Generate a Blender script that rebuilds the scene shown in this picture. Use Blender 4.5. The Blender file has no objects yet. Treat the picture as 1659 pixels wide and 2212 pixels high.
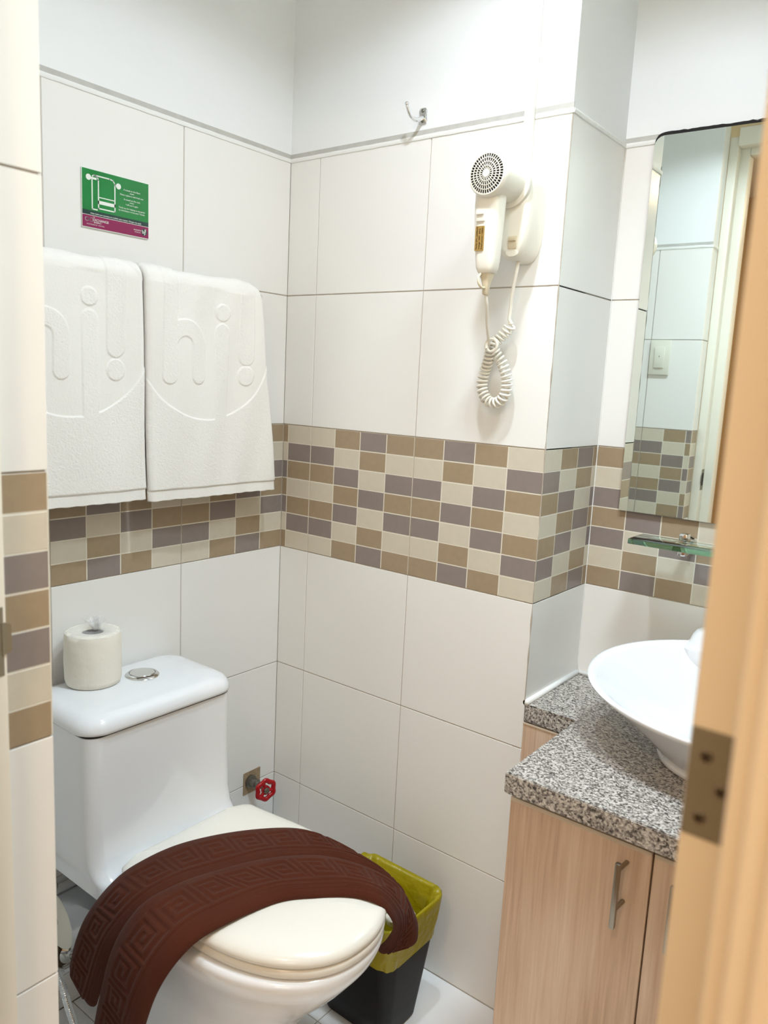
import bpy, bmesh, math, random
import numpy as np
from mathutils import Vector, Matrix, noise
random.seed(7)
SC = bpy.context.scene
COL = SC.collection
PI = math.pi

# ---------------------------------------------------------------- camera
FPX = 1701.25
yaw, pitch, roll = math.radians(-37.7104), math.radians(-9.3292), math.radians(2.8331)
fw = Vector((math.sin(yaw)*math.cos(pitch), math.cos(yaw)*math.cos(pitch), math.sin(pitch)))
rt = Vector((math.cos(yaw), -math.sin(yaw), 0)); up = rt.cross(fw)
Rv = math.cos(roll)*rt + math.sin(roll)*up
Uv = -math.sin(roll)*rt + math.cos(roll)*up
cd = bpy.data.cameras.new('camera'); cam = bpy.data.objects.new('camera', cd); COL.objects.link(cam)
cam.matrix_world = Matrix(((Rv.x, Uv.x, -fw.x, 1.3668), (Rv.y, Uv.y, -fw.y, -1.3555), (Rv.z, Uv.z, -fw.z, 1.3104), (0, 0, 0, 1)))
cd.sensor_fit = 'HORIZONTAL'; cd.sensor_width = 36; cd.lens = 36*FPX/1659; cd.clip_start = .01
cd.dof.use_dof = True; cd.dof.focus_distance = 1.65; cd.dof.aperture_fstop = cd.lens/4.6
SC.camera = cam

# ---------------------------------------------------------------- light and exposure
SC.view_settings.view_transform = 'Standard'; SC.view_settings.look = 'None'
SC.view_settings.gamma = 1; SC.view_settings.use_curve_mapping = False
SC.view_settings.exposure = -0.13
wd = bpy.data.worlds.new('world'); SC.world = wd; wd.use_nodes = True
wd.node_tree.nodes['Background'].inputs[0].default_value = (.9, .95, 1, 1)
wd.node_tree.nodes['Background'].inputs[1].default_value = .3
CEIL = 2.30
# ceiling lamps: (name, x, y, disc size, watts, colour, housing radius, light height, housing depth)
LAMPS = [
    ('vanity', 1.20, -.46, .26, 10.2, (.69, .85, .97), .145, CEIL-.020, .016),
    ('main', .72, -.46, .06, 7.3, (.79, .88, 1), .085, CEIL-.098, .120),
    ('corridor', 1.25, -1.95, .26, 13.0, (1, .71, .46), .16, CEIL-.034, .032),
]
# added fill light with no known source, in the corridor behind the camera
FILL = (9.5, (1, .94, .80))
def area(name, loc, size, w, c, size_y=None, rot=(0, 0, 0)):
    L = bpy.data.lights.new(name, 'AREA'); L.energy = w; L.color = c
    if size_y: L.shape = 'RECTANGLE'; L.size = size; L.size_y = size_y
    else: L.shape = 'DISK'; L.size = size
    if 'vanity' in name: L.spread = math.radians(115)
    if 'main' in name: L.spread = math.radians(168)
    o = bpy.data.objects.new(name, L); COL.objects.link(o); o.location = loc; o.rotation_euler = rot
for n, x, y, sz, w, c, hr, lz, hdp in LAMPS:
    area('lamp_light_'+n, (x, y, lz), sz, w, c)
area('corridor_fill_light', (1.66, -2.46, 1.35), .92, FILL[0], FILL[1], 1.3, (math.radians(90), 0, math.radians(18)))  # soft fill added to brighten the bathroom through the doorway

# ---------------------------------------------------------------- materials
def lin(c): return tuple((v/12.92 if v <= .04045 else ((v+.055)/1.055)**2.4) for v in c)
def rgb(r, g, b): return lin((r/255, g/255, b/255))
def mat(name, color, rough=.5, metal=0, spec=.5, bump=None, coat=0, sheen=0, noise_col=None, trans=0, ior=1.45, alpha=1, sss=0):
    m = bpy.data.materials.new(name); m.use_nodes = True
    nt = m.node_tree; b = nt.nodes['Principled BSDF']
    b.inputs['Base Color'].default_value = (*color, 1); b.inputs['Roughness'].default_value = rough
    b.inputs['Metallic'].default_value = metal; b.inputs['Specular IOR Level'].default_value = spec
    b.inputs['Coat Weight'].default_value = coat; b.inputs['Coat Roughness'].default_value = .06
    b.inputs['Sheen Weight'].default_value = sheen; b.inputs['IOR'].default_value = ior
    b.inputs['Transmission Weight'].default_value = trans; b.inputs['Alpha'].default_value = alpha
    if sss: b.inputs['Subsurface Weight'].default_value = sss; b.inputs['Subsurface Radius'].default_value = (.01, .01, .01)
    tc = nt.nodes.new('ShaderNodeTexCoord')
    if noise_col:
        scale, amt, stretch = noise_col
        mp = nt.nodes.new('ShaderNodeMapping'); mp.inputs['Scale'].default_value = stretch
        nz = nt.nodes.new('ShaderNodeTexNoise'); nz.inputs['Scale'].default_value = scale; nz.inputs['Detail'].default_value = 5
        nt.links.new(tc.outputs['Object'], mp.inputs[0]); nt.links.new(mp.outputs[0], nz.inputs['Vector'])
        mx = nt.nodes.new('ShaderNodeMix'); mx.data_type = 'RGBA'
        mx.inputs[6].default_value = (*[max(0, v*(1-amt)) for v in color], 1)
        mx.inputs[7].default_value = (*[min(1, v*(1+amt)) for v in color], 1)
        nt.links.new(nz.outputs['Fac'], mx.inputs[0]); nt.links.new(mx.outputs[2], b.inputs['Base Color'])
    if bump:
        scale, strength, dist = bump
        nz = nt.nodes.new('ShaderNodeTexNoise'); nz.inputs['Scale'].default_value = scale; nz.inputs['Detail'].default_value = 3
        bp = nt.nodes.new('ShaderNodeBump'); bp.inputs['Strength'].default_value = strength; bp.inputs['Distance'].default_value = dist
        nt.links.new(tc.outputs['Object'], nz.inputs['Vector']); nt.links.new(nz.outputs['Fac'], bp.inputs['Height'])
        nt.links.new(bp.outputs[0], b.inputs['Normal'])
    return m

M = {}
M['tile'] = mat('wall_tile_glaze', rgb(240, 238, 233), .26, bump=(14, .12, .004))
M['paint'] = mat('wall_paint', rgb(240, 241, 240), .38, bump=(60, .10, .003))
M['grout'] = mat('brown_grout', rgb(182, 170, 154), .8, noise_col=(40, .25, (1, 1, 1)))
M['joint'] = mat('cream_mosaic_joint', rgb(226, 220, 204), .4)
M['mL'] = mat('mosaic_cream', rgb(210, 201, 182), .30, noise_col=(60, .05, (1, 1, 1)))
M['mT'] = mat('mosaic_tan', rgb(163, 143, 116), .30, noise_col=(70, .10, (1, 1, 1)))
M['mG'] = mat('mosaic_grey', rgb(142, 130, 124), .30, noise_col=(70, .08, (1, 1, 1)))
M['caulk'] = mat('white_caulk', rgb(240, 240, 236), .35, bump=(120, .3, .002))
M['grey_band'] = mat('mottled_grey_band', rgb(192, 190, 183), .7, noise_col=(50, .15, (1, 1, 1)))
M['ceil'] = mat('ceiling_paint', rgb(238, 238, 236), .7)
M['floor'] = mat('floor_tile_glaze', rgb(240, 239, 236), .3, noise_col=(8, .05, (1, 1, 1)))
M['porcelain'] = mat('white_porcelain', rgb(238, 239, 240), .12, coat=.6)
M['seat'] = mat('cream_seat_plastic', rgb(233, 229, 218), .22, coat=.3)
M['chrome'] = mat('chrome', (.75, .76, .76), .12, metal=1)
M['steel'] = mat('brushed_steel', rgb(158, 152, 140), .32, metal=1)
M['brass'] = mat('hinge_plate_metal', rgb(140, 134, 116), .5, metal=.25, noise_col=(30, .12, (1, 1, 1)))
M['dark'] = mat('dark_gap', rgb(30, 28, 26), .8)
M['white_terry'] = mat('white_terry', rgb(243, 240, 233), .95, spec=.1, bump=(900, .5, .0012), sheen=.3)
M['white_flat'] = mat('white_hem_weave', rgb(242, 241, 237), .9, spec=.1)
M['brown_terry'] = mat('brown_terry', rgb(78, 40, 27), .95, spec=.05, bump=(700, .6, .0015), sheen=.08, noise_col=(9, .15, (1, 1, 1)))
M['abs'] = mat('ivory_plastic', rgb(238, 232, 218), .3)
M['abs_dark'] = mat('aged_ivory_plastic', rgb(214, 200, 172), .35)
M['black'] = mat('black_void', rgb(22, 21, 20), .8)
M['green'] = mat('printed_green', rgb(34, 128, 62), .15, noise_col=(18, .25, (1, 1, 1)))
M['darkgreen'] = mat('printed_dark_green', rgb(36, 62, 58), .15)
M['magenta'] = mat('printed_magenta', rgb(140, 34, 84), .15)
M['print'] = mat('white_print', rgb(235, 238, 230), .3)
M['gold'] = mat('gold_label', rgb(178, 142, 76), .35, metal=.3)
M['ink'] = mat('black_ink', rgb(40, 30, 16), .6)
M['red'] = mat('red_enamel', rgb(170, 14, 24), .25, noise_col=(60, .15, (1, 1, 1)))
M['iron'] = mat('galvanised_metal', rgb(120, 118, 108), .4, metal=.8, noise_col=(120, .3, (1, 1, 1)))
M['rough_cement'] = mat('rough_brown_cement', rgb(164, 142, 112), .9, noise_col=(90, .3, (1, 1, 1)), bump=(200, .6, .004))
M['damp'] = mat('dark_damp_cement', rgb(84, 70, 52), .9, noise_col=(60, .5, (1, 1, 1)), bump=(120, .8, .006))
M['bag'] = mat('yellow_bin_liner', rgb(152, 138, 8), .32, bump=(25, .6, .012), noise_col=(12, .12, (1, 1, 1)))
M['bin'] = mat('black_bin_plastic', rgb(15, 14, 17), .5, spec=.25, bump=(300, .15, .002))
M['paper'] = mat('toilet_paper', rgb(240, 234, 220), .9, spec=.1, bump=(45, .5, .003))
M['card'] = mat('grey_cardboard', rgb(150, 146, 142), .9)
M['frame'] = mat('cream_gloss_frame_paint', rgb(240, 234, 220), .4)
M['peach'] = mat('peach_gloss_door_paint', rgb(246, 234, 208), .4)
M['corr'] = mat('corridor_wall_paint', rgb(222, 196, 156), .7)
M['corrfloor'] = mat('corridor_floor', rgb(150, 120, 90), .5)
M['switch'] = mat('switch_ivory', rgb(228, 226, 212), .35)
M['trunk'] = mat('white_trunking_plastic', rgb(240, 238, 232), .35)
M['edge'] = mat('laminate_edge', rgb(214, 198, 176), .5)

def glass_mat():
    m = mat('green_edged_glass', (.80, .93, .88), .02, trans=1, ior=1.5)
    nt = m.node_tree; out = nt.nodes['Material Output']
    va = nt.nodes.new('ShaderNodeVolumeAbsorption'); va.inputs['Color'].default_value = (.10, .62, .42, 1); va.inputs['Density'].default_value = 14
    nt.links.new(va.outputs[0], out.inputs['Volume']); return m
M['glass'] = glass_mat()
M['mirror'] = mat('mirror_silver', (.80, .87, .835), .0, metal=1)
M['film'] = mat('clear_plastic_film', (.95, .96, .97), .12, spec=.9, alpha=.22)

def granite():
    m = mat('speckled_granite', (.4, .4, .4), .32)
    nt = m.node_tree; b = nt.nodes['Principled BSDF']; tc = nt.nodes.new('ShaderNodeTexCoord')
    v = nt.nodes.new('ShaderNodeTexVoronoi'); v.inputs['Scale'].default_value = 330
    n = nt.nodes.new('ShaderNodeTexNoise'); n.inputs['Scale'].default_value = 170; n.inputs['Detail'].default_value = 4; n.inputs['Roughness'].default_value = .7
    nt.links.new(tc.outputs['Object'], v.inputs['Vector']); nt.links.new(tc.outputs['Object'], n.inputs['Vector'])
    sep = nt.nodes.new('ShaderNodeSeparateColor'); nt.links.new(v.outputs['Color'], sep.inputs[0])
    mx = nt.nodes.new('ShaderNodeMath'); mx.operation = 'MULTIPLY_ADD'; mx.inputs[1].default_value = .38
    nt.links.new(sep.outputs[0], mx.inputs[0])
    m2 = nt.nodes.new('ShaderNodeMath'); m2.operation = 'MULTIPLY'; m2.inputs[1].default_value = .72
    nt.links.new(n.outputs['Fac'], m2.inputs[0]); nt.links.new(m2.outputs[0], mx.inputs[2])
    cr = nt.nodes.new('ShaderNodeValToRGB'); e = cr.color_ramp.elements
    e[0].position = .29; e[0].color = (*rgb(50, 46, 44), 1); e[1].position = .78; e[1].color = (*rgb(212, 207, 198), 1)
    for p, c in ((.40, rgb(98, 92, 87)), (.50, rgb(142, 135, 128)), (.62, rgb(182, 175, 166))):
        k = e.new(p); k.color = (*c, 1)
    nt.links.new(mx.outputs[0], cr.inputs[0]); nt.links.new(cr.outputs[0], b.inputs['Base Color'])
    return m
M['granite'] = granite()

def wood():
    m = mat('pale_oak_laminate', (.5, .4, .3), .42)
    nt = m.node_tree; b = nt.nodes['Principled BSDF']; tc = nt.nodes.new('ShaderNodeTexCoord')
    def noise_n(sc, st, det=6, dist=0.0):
        mp = nt.nodes.new('ShaderNodeMapping'); mp.inputs['Scale'].default_value = st
        n = nt.nodes.new('ShaderNodeTexNoise'); n.inputs['Scale'].default_value = sc; n.inputs['Detail'].default_value = det; n.inputs['Distortion'].default_value = dist
        nt.links.new(tc.outputs['Object'], mp.inputs[0]); nt.links.new(mp.outputs[0], n.inputs['Vector']); return n
    broad = noise_n(9, (1, 1, .12), 3, .6); fine = noise_n(220, (1, 1, .035), 5, 0)
    mp = nt.nodes.new('ShaderNodeMapping'); mp.inputs['Scale'].default_value = (1, 1, .10)
    w = nt.nodes.new('ShaderNodeTexWave'); w.wave_type = 'BANDS'; w.bands_direction = 'X'; w.inputs['Scale'].default_value = 16
    w.inputs['Distortion'].default_value = 9; w.inputs['Detail'].default_value = 3; w.inputs['Detail Scale'].default_value = 1.2
    nt.links.new(tc.outputs['Object'], mp.inputs[0]); nt.links.new(mp.outputs[0], w.inputs['Vector'])
    def mad(a, k, c=None, cv=0):
        x = nt.nodes.new('ShaderNodeMath'); x.operation = 'MULTIPLY_ADD'; nt.links.new(a, x.inputs[0]); x.inputs[1].default_value = k
        if c is None: x.inputs[2].default_value = cv
        else: nt.links.new(c, x.inputs[2])
        return x.outputs[0]
    s = mad(broad.outputs['Fac'], .62, None, .02); s = mad(w.outputs['Fac'], .05, s); s = mad(fine.outputs['Fac'], .36, s)
    cr = nt.nodes.new('ShaderNodeValToRGB'); e = cr.color_ramp.elements
    e[0].position = .34; e[0].color = (*rgb(176, 146, 122), 1); e[1].position = .74; e[1].color = (*rgb(228, 206, 184), 1)
    k = e.new(.52); k.color = (*rgb(208, 180, 154), 1)
    nt.links.new(s, cr.inputs[0]); nt.links.new(cr.outputs[0], b.inputs['Base Color'])
    bp = nt.nodes.new('ShaderNodeBump'); bp.inputs['Strength'].default_value = .15; bp.inputs['Distance'].default_value = .001
    nt.links.new(fine.outputs['Fac'], bp.inputs['Height']); nt.links.new(bp.outputs[0], b.inputs['Normal'])
    return m
M['wood'] = wood()

# ---------------------------------------------------------------- helpers
def obj(name, bm, mats, parent=None, smooth=False, auto=None):
    if not isinstance(mats, (list, tuple)): mats = [mats]
    me = bpy.data.meshes.new(name)
    if isinstance(bm, bmesh.types.BMesh):
        bmesh.ops.recalc_face_normals(bm, faces=bm.faces); bm.to_mesh(me); bm.free()
    else:
        me.from_pydata(*bm)
    for m in mats: me.materials.append(M[m] if isinstance(m, str) else m)
    if smooth:
        me.polygons.foreach_set('use_smooth', [True]*len(me.polygons))
        if auto: me.set_sharp_from_angle(angle=math.radians(auto))
    o = bpy.data.objects.new(name, me); COL.objects.link(o)
    if parent: o.parent = parent; o.matrix_parent_inverse = Matrix.Translation(parent.location).inverted()
    return o
def tag(o, label, cat, group=None, kind=None):
    o['label'] = label; o['category'] = cat
    if group: o['group'] = group
    if kind: o['kind'] = kind
    return o
def thing(name, label, cat, loc=(0, 0, 0), group=None):
    o = bpy.data.objects.new(name, None); COL.objects.link(o); o.location = loc; o.empty_display_size = .05
    return tag(o, label, cat, group)
def struct(o): o['kind'] = 'structure'; return o
def box(bm, x0, x1, y0, y1, z0, z1, bev=0, seg=2, mi=0):
    r = bmesh.ops.create_cube(bm, size=1)
    vs = r['verts']
    for v in vs: v.co = Vector(((x0+x1)/2+v.co.x*(x1-x0), (y0+y1)/2+v.co.y*(y1-y0), (z0+z1)/2+v.co.z*(z1-z0)))
    fs = list({f for v in vs for f in v.link_faces})
    for f in fs: f.material_index = mi
    if bev:
        es = list({e for v in vs for e in v.link_edges})
        g = bmesh.ops.bevel(bm, geom=es, offset=bev, segments=seg, profile=.5, affect='EDGES')
        for f in g['faces']: f.material_index = mi
def NB(): return bmesh.new()
def boxobj(name, dims, m, parent=None, bev=0, seg=2):
    bm = NB(); box(bm, *dims, bev=bev, seg=seg); return obj(name, bm, m, parent, smooth=bev > 0, auto=40)
def ring_loft(bm, rings, cap0=True, cap1=True, closed=True, mi=0):
    vr = [[bm.verts.new(p) for p in r] for r in rings]
    n = len(vr[0])
    for a, b in zip(vr[:-1], vr[1:]):
        for i in range(n if closed else n-1):
            f = bm.faces.new((a[i], a[(i+1) % n], b[(i+1) % n], b[i])); f.material_index = mi
    if cap0: bm.faces.new(vr[0][::-1]).material_index = mi
    if cap1: bm.faces.new(vr[-1]).material_index = mi
    return vr
def catmull(P, n):
    P = [Vector(p) for p in P]; Q = [P[0]*2-P[1]]+P+[P[-1]*2-P[-2]]; out = []
    m = len(P)-1
    for k in range(n+1):
        t = k/n*m; i = min(int(t), m-1); t -= i
        a, b, c, d = Q[i:i+4]
        out.append(.5*((2*b)+(c-a)*t+(2*a-5*b+4*c-d)*t*t+(3*b-a-3*c+d)*t**3))
    return out
def tube(bm, pts, r, n=10, cap=True, mi=0):
    pts = [Vector(p) for p in pts]
    rr = r if isinstance(r, (list, tuple)) else [r]*len(pts)
    t = (pts[1]-pts[0]).normalized(); a = Vector((0, 0, 1)) if abs(t.z) < .9 else Vector((1, 0, 0))
    nrm = (a-t*a.dot(t)).normalized(); rings = []
    for i, p in enumerate(pts):
        t = (pts[min(i+1, len(pts)-1)]-pts[max(i-1, 0)]).normalized()
        nrm = (nrm-t*nrm.dot(t)).normalized(); b = t.cross(nrm)
        rings.append([p+rr[i]*(math.cos(2*PI*k/n)*nrm+math.sin(2*PI*k/n)*b) for k in range(n)])
    ring_loft(bm, rings, cap, cap, mi=mi)
def lathe(bm, prof, origin, axis=(0, 0, 1), n=40, cap0=True, cap1=True, mi=0, sx=1.0):
    ax = Vector(axis).normalized(); a = Vector((0, 0, 1)) if abs(ax.z) < .9 else Vector((1, 0, 0))
    u = (a-ax*a.dot(ax)).normalized(); v = ax.cross(u); O = Vector(origin)
    rings = [[O+ax*h+max(r, 1e-5)*(math.cos(2*PI*k/n)*u+sx*math.sin(2*PI*k/n)*v) for k in range(n)] for r, h in prof]
    ring_loft(bm, rings, cap0, cap1, mi=mi)
def rrect(x0, x1, y0, y1, z, r, n=8):
    r = min(r, (x1-x0)/2-1e-4, (y1-y0)/2-1e-4)
    out = []
    for cx, cy, a0 in ((x1-r, y1-r, 0), (x0+r, y1-r, PI/2), (x0+r, y0+r, PI), (x1-r, y0+r, 1.5*PI)):
        for k in range(n+1):
            a = a0+PI/2*k/n; out.append(Vector((cx+r*math.cos(a), cy+r*math.sin(a), z)))
    return out
def text_mesh(name, s, size, m, parent, origin, right, upv, align='LEFT', depth=.0002, spacing=1.0):
    c = bpy.data.curves.new(name, 'FONT'); c.body = s; c.size = size; c.align_x = align; c.extrude = depth/2; c.space_character = spacing
    t = bpy.data.objects.new(name, c); COL.objects.link(t)
    bpy.context.view_layer.update()
    me = bpy.data.meshes.new_from_object(t.evaluated_get(bpy.context.evaluated_depsgraph_get()))
    bpy.data.objects.remove(t); bpy.data.curves.remove(c)
    R = Vector(right).normalized(); U = Vector(upv).normalized(); N = R.cross(U)
    mt = Matrix(((R.x, U.x, N.x, origin[0]), (R.y, U.y, N.y, origin[1]), (R.z, U.z, N.z, origin[2]), (0, 0, 0, 1)))
    me.transform(mt); me.materials.clear(); me.materials.append(M[m]); me.name = name
    return me
def join_meshes(name, mes, m, parent):
    bm = NB()
    for me in mes: bm.from_mesh(me)
    o = obj(name, bm, m, parent); return o
def sm(a, b, x):
    t = np.clip((x-a)/(b-a), 0, 1); return t*t*(3-2*t)

# ---------------------------------------------------------------- tiled walls
MA = 'LGTLTGL'; MB_ = 'TLGTGLT'; MC = 'GTLGLTG'
MOS = {'A': MA, 'B': MB_, 'C': MC}
WALLM = ['grout', 'tile', 'joint', 'mL', 'mT', 'mG', 'paint']
def frust(bm, O, U, N, u0, u1, z0, z1, h0, h1, ins, mi):
    def P(u, z, h): return O+U*u+Vector((0, 0, z))+N*h
    a = [bm.verts.new(P(u, z, h0)) for u, z in ((u0, z0), (u1, z0), (u1, z1), (u0, z1))]
    b = [bm.verts.new(P(u, z, h1)) for u, z in ((u0+ins, z0+ins), (u1-ins, z0+ins), (u1-ins, z1-ins), (u0+ins, z1-ins))]
    fs = [bm.faces.new(b)]+[bm.faces.new((a[i], a[(i+1) % 4], b[(i+1) % 4], b[i])) for i in range(4)]
    for f in fs: f.material_index = mi
def tiled(bm, O, U, N, u0, u1, useams, cols, ztop=1.8, zbot=0.0):
    """useams: big tile joints; cols: list of (ua, ub, kind) of the mosaic columns"""
    O, U, N = Vector(O), Vector(U), Vector(N)
    us = [u0]+[u for u in useams if u0 < u < u1]+[u1]
    zs = [0, .3, .6, .9, 1.2, 1.5, 1.8]
    g = .0009
    for za, zb in zip(zs[:-1], zs[1:]):
        if zb <= zbot or za >= ztop: continue
        for ua, ub in zip(us[:-1], us[1:]):
            ga = g if ua > u0 else .0; gb = g if ub < u1 else 0
            if abs(za-.9) < .01:
                frust(bm, O, U, N, ua+ga, ub-gb, za+g, zb-g, -.002, -.0002, .0005, 2)
            else:
                frust(bm, O, U, N, ua+ga, ub-gb, za+g, zb-g, -.002, 0, .0008, 1)
    if zbot < 1:
        rh = .3/7
        for ua, ub, kd in cols:
            for r in range(7):
                zt = 1.2-r*rh
                c = MOS[kd][r]
                frust(bm, O, U, N, ua+.0012, ub-.0012, zt-rh+.0012, zt-.0012, -.0002, .0, .0002, {'L': 3, 'T': 4, 'G': 5}[c])

XP, YD = .695, .243     # pier corner, depth of the vanity recess
YF, YB, XL = -.9165, -.978, .572
# back wall (hair dryer wall)
bm = NB(); box(bm, -.1, XP-.0025, .002, .12, 0, CEIL, mi=0)
tiled(bm, (0, 0, 0), (1, 0, 0), (0, -1, 0), 0, XP, [.0916, .3916],
      [(0, .0166, 'B'), (.0166, .0916, 'A'), (.0916, .1666, 'A'), (.1666, .2416, 'B'), (.2416, .3166, 'C'), (.3166, .3916, 'B'),
       (.3916, .4666, 'B'), (.4666, .5416, 'C'), (.5416, .6166, 'B'), (.6166, XP, 'A')])
box(bm, 0, XP-.001, -.0002, .004, 1.803, CEIL, mi=6)
struct(obj('wall_back', bm, WALLM))
# pier side
bm = NB(); box(bm, XP-.02, XP-.0025, .001, YD+.05, 0, CEIL, mi=0)
tiled(bm, (XP, 0, 0), (0, 1, 0), (1, 0, 0), 0, YD, [], [(0, .0726, 'A'), (.0726, .148, 'B'), (.148, .2235, 'C'), (.2235, YD, 'B')])
box(bm, XP-.004, XP-.0005, .0, YD+.004, 1.803, CEIL, mi=6)
struct(obj('wall_pier', bm, WALLM))
# mirror wall
bm = NB(); box(bm, XP-.02, 1.5, YD+.002, YD+.1, 0, CEIL, mi=0)
tiled(bm, (XP, YD, 0), (1, 0, 0), (0, -1, 0), 0, .705, [.3, .6],
      [(0, .075, 'B'), (.075, .15, 'C'), (.15, .225, 'B'), (.225, .3, 'A')]+[(.3+.075*k, .375+.075*k, 'ACBBCBAA'[k]) for k in range(5)])
box(bm, XP-.004, 1.5, YD-.0002, YD+.004, 1.803, CEIL, mi=6)
struct(obj('wall_mirror', bm, WALLM))
# left wall (towels); U runs away from the corner, towards the camera
bm = NB(); box(bm, -.1, -.002, -1.0, .12, 0, CEIL, mi=0)
tiled(bm, (0, 0, 0), (0, -1, 0), (1, 0, 0), 0, .9165, [.3, .6, .9],
      [(0, .0704, 'B'), (.0704, .147, 'C'), (.147, .2235, 'B'), (.2235, .3, 'A'), (.3, .375, 'A'), (.375, .45, 'B'), (.45, .525, 'C'), (.525, .6, 'B'),
       (.6, .675, 'A'), (.675, .75, 'C'), (.75, .825, 'B'), (.825, .9, 'A')])
box(bm, -.004, .0002, -.9165, 0, 1.803, CEIL, mi=6)
struct(obj('wall_left', bm, WALLM))
# front wall: tiled bump-out beside the door (face towards the room and a narrow face towards the doorway)
bm = NB(); box(bm, -.1, XL-.0025, YB, YF-.0025, 0, CEIL, mi=0)
tiled(bm, (0, YF, 0), (1, 0, 0), (0, 1, 0), 0, XL, [.1025, .4025],
      [(.1025+.075*k, .1775+.075*k, 'BCBA'[k]) for k in range(4)]+[(.4025, .4775, 'A'), (.4775, .5525, 'B'), (.5525, XL, 'C')])
tiled(bm, (XL, YF, 0), (0, -1, 0), (1, 0, 0), 0, .0612, [], [(.0008, .0604, 'B')])
box(bm, 0, XL-.001, YF-.004, YF-.0002, 1.803, CEIL, mi=6)
box(bm, XL-.004, XL-.0005, YB, YF-.0005, 1.803, CEIL, mi=6)
struct(obj('wall_front', bm, WALLM))
# wall between bathroom and corridor, with the doorway
bm = NB()
box(bm, -.6, .572, -1.07, YB, 0, CEIL); box(bm, 1.335, 2.3, -1.07, YB, 0, CEIL); box(bm, .565, 1.345, -1.07, -.9785, 2.145, CEIL)
struct(obj('wall_doorway', bm, 'corr'))
bm = NB(); box(bm, 1.4, 1.46, YB, YD+.05, 0, CEIL, mi=0)
tiled(bm, (1.4, YB, 0), (0, 1, 0), (-1, 0, 0), 0, 1.22, [.3, .6, .9, 1.2], [(.075*k, .075*k+.075, 'ACBBCBAA'[k % 8]) for k in range(16)])
box(bm, 1.3995, 1.402, YB, YD, 1.803, CEIL, mi=6)
struct(obj('wall_right', bm, WALLM))
# corridor
bm = NB(); box(bm, -.6, 2.3, -2.56, -2.5, 0, CEIL); box(bm, -.7, -.6, -2.6, -.97, 0, CEIL); box(bm, 2.3, 2.4, -2.6, -.97, 0, CEIL)
struct(obj('wall_corridor', bm, 'corr'))
struct(boxobj('floor', (-.1, 1.46, -1.02, .35, -.1, -.002), 'grout'))
bm = NB()
for xa, xb in ((0, .12), (.12, .42), (.42, .72), (.72, 1.02), (1.02, 1.4)):
    for ya, yb in ((-1.02, -.87), (-.87, -.57), (-.57, -.27), (-.27, 0), (0, .243)):
        box(bm, xa+.001, xb-.001, ya+.001, yb-.001, -.006, 0, bev=.0006, seg=1)
struct(obj('floor_tiles', bm, 'floor'))
struct(boxobj('floor_corridor', (-.7, 2.4, -2.6, -1.02, -.1, 0), 'corrfloor'))
struct(boxobj('ceiling', (-.7, 2.4, -2.6, .4, CEIL, CEIL+.1), 'ceil'))

# joint bead where the tiles stop
def bead(name, segs):
    bm = NB()
    for (p, q, n) in segs:
        p, q, n = Vector(p), Vector(q), Vector(n)
        k = 60; rings = []
        prof = ((-.001, -.006), (.002, -.0052), (.0035, -.001), (.0025, .0028), (-.001, .0035))
        for i in range(k+1):
            c = p.lerp(q, i/k)
            j = .6*noise.noise(c*40)*.0012
            rings.append([c+n*(h*(1+.3*noise.noise(c*60)))+Vector((0, 0, z+j)) for h, z in prof])
        ring_loft(bm, rings)
    o = struct(obj(name, bm, 'caulk', smooth=True, auto=50)); return o
Z1 = 1.8
bead('trim_1', [((0, 0, Z1), (0, YF, Z1), (1, 0, 0)), ((0, 0, Z1), (.602, 0, Z1), (0, -1, 0)), ((.622, 0, Z1), (XP+.002, 0, Z1), (0, -1, 0)),
                ((XP, 0, Z1), (XP, YD, Z1), (1, 0, 0)), ((XP, YD, Z1), (1.4, YD, Z1), (0, -1, 0)), ((0, YF, Z1), (XL, YF, Z1), (0, 1, 0)), ((XL, YF, Z1), (XL, YB+.002, Z1), (1, 0, 0))])
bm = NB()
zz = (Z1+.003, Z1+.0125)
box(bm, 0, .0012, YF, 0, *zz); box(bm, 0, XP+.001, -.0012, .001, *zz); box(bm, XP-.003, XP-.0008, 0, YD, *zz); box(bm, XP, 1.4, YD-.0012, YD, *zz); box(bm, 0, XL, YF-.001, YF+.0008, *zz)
struct(obj('trim_2', bm, 'grey_band'))  # thin mottled grey band just above the bead
# caulk along the worktop and up the recess corner
bm = NB()
tube(bm, [(XP+.002, .0, .698), (XP+.002, YD, .698)], .0062, 10); tube(bm, [(XP, YD-.002, .698), (1.4, YD-.002, .698)], .0048, 8)
tube(bm, [(XP+.0005, YD-.0005, .70+.02*k) for k in range(56)], [.0012+.0006*noise.noise(Vector((0, 0, k*.9))) for k in range(56)], 8)
struct(obj('trim_3', bm, 'caulk', smooth=True))
bm = NB(); tube(bm, [(XP-.0004, .0004, .70+.004*k) for k in range(276)], [max(.0003, .0010+.0016*noise.noise(Vector((3, 0, k*.11)))) for k in range(276)], 8)
struct(obj('trim_5', bm, 'grout', smooth=True))

# ---------------------------------------------------------------- door frame and door
bm = NB()
# strike side (left)
box(bm, .5725, .600, -1.02, -.9795, 0, 2.17, bev=.002); box(bm, .5725, .628, -1.075, -1.02, 0, 2.15, bev=.003)
# head
box(bm, .6285, 1.304, -1.0745, -1.0205, 2.095, 2.15, bev=.003); box(bm, .6005, 1.304, -1.02, -.972, 2.115, 2.17, bev=.002)
struct(obj('trim_4', bm, 'frame', smooth=True, auto=40))
FR = bpy.data.objects['trim_4']
bm = NB()
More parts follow.
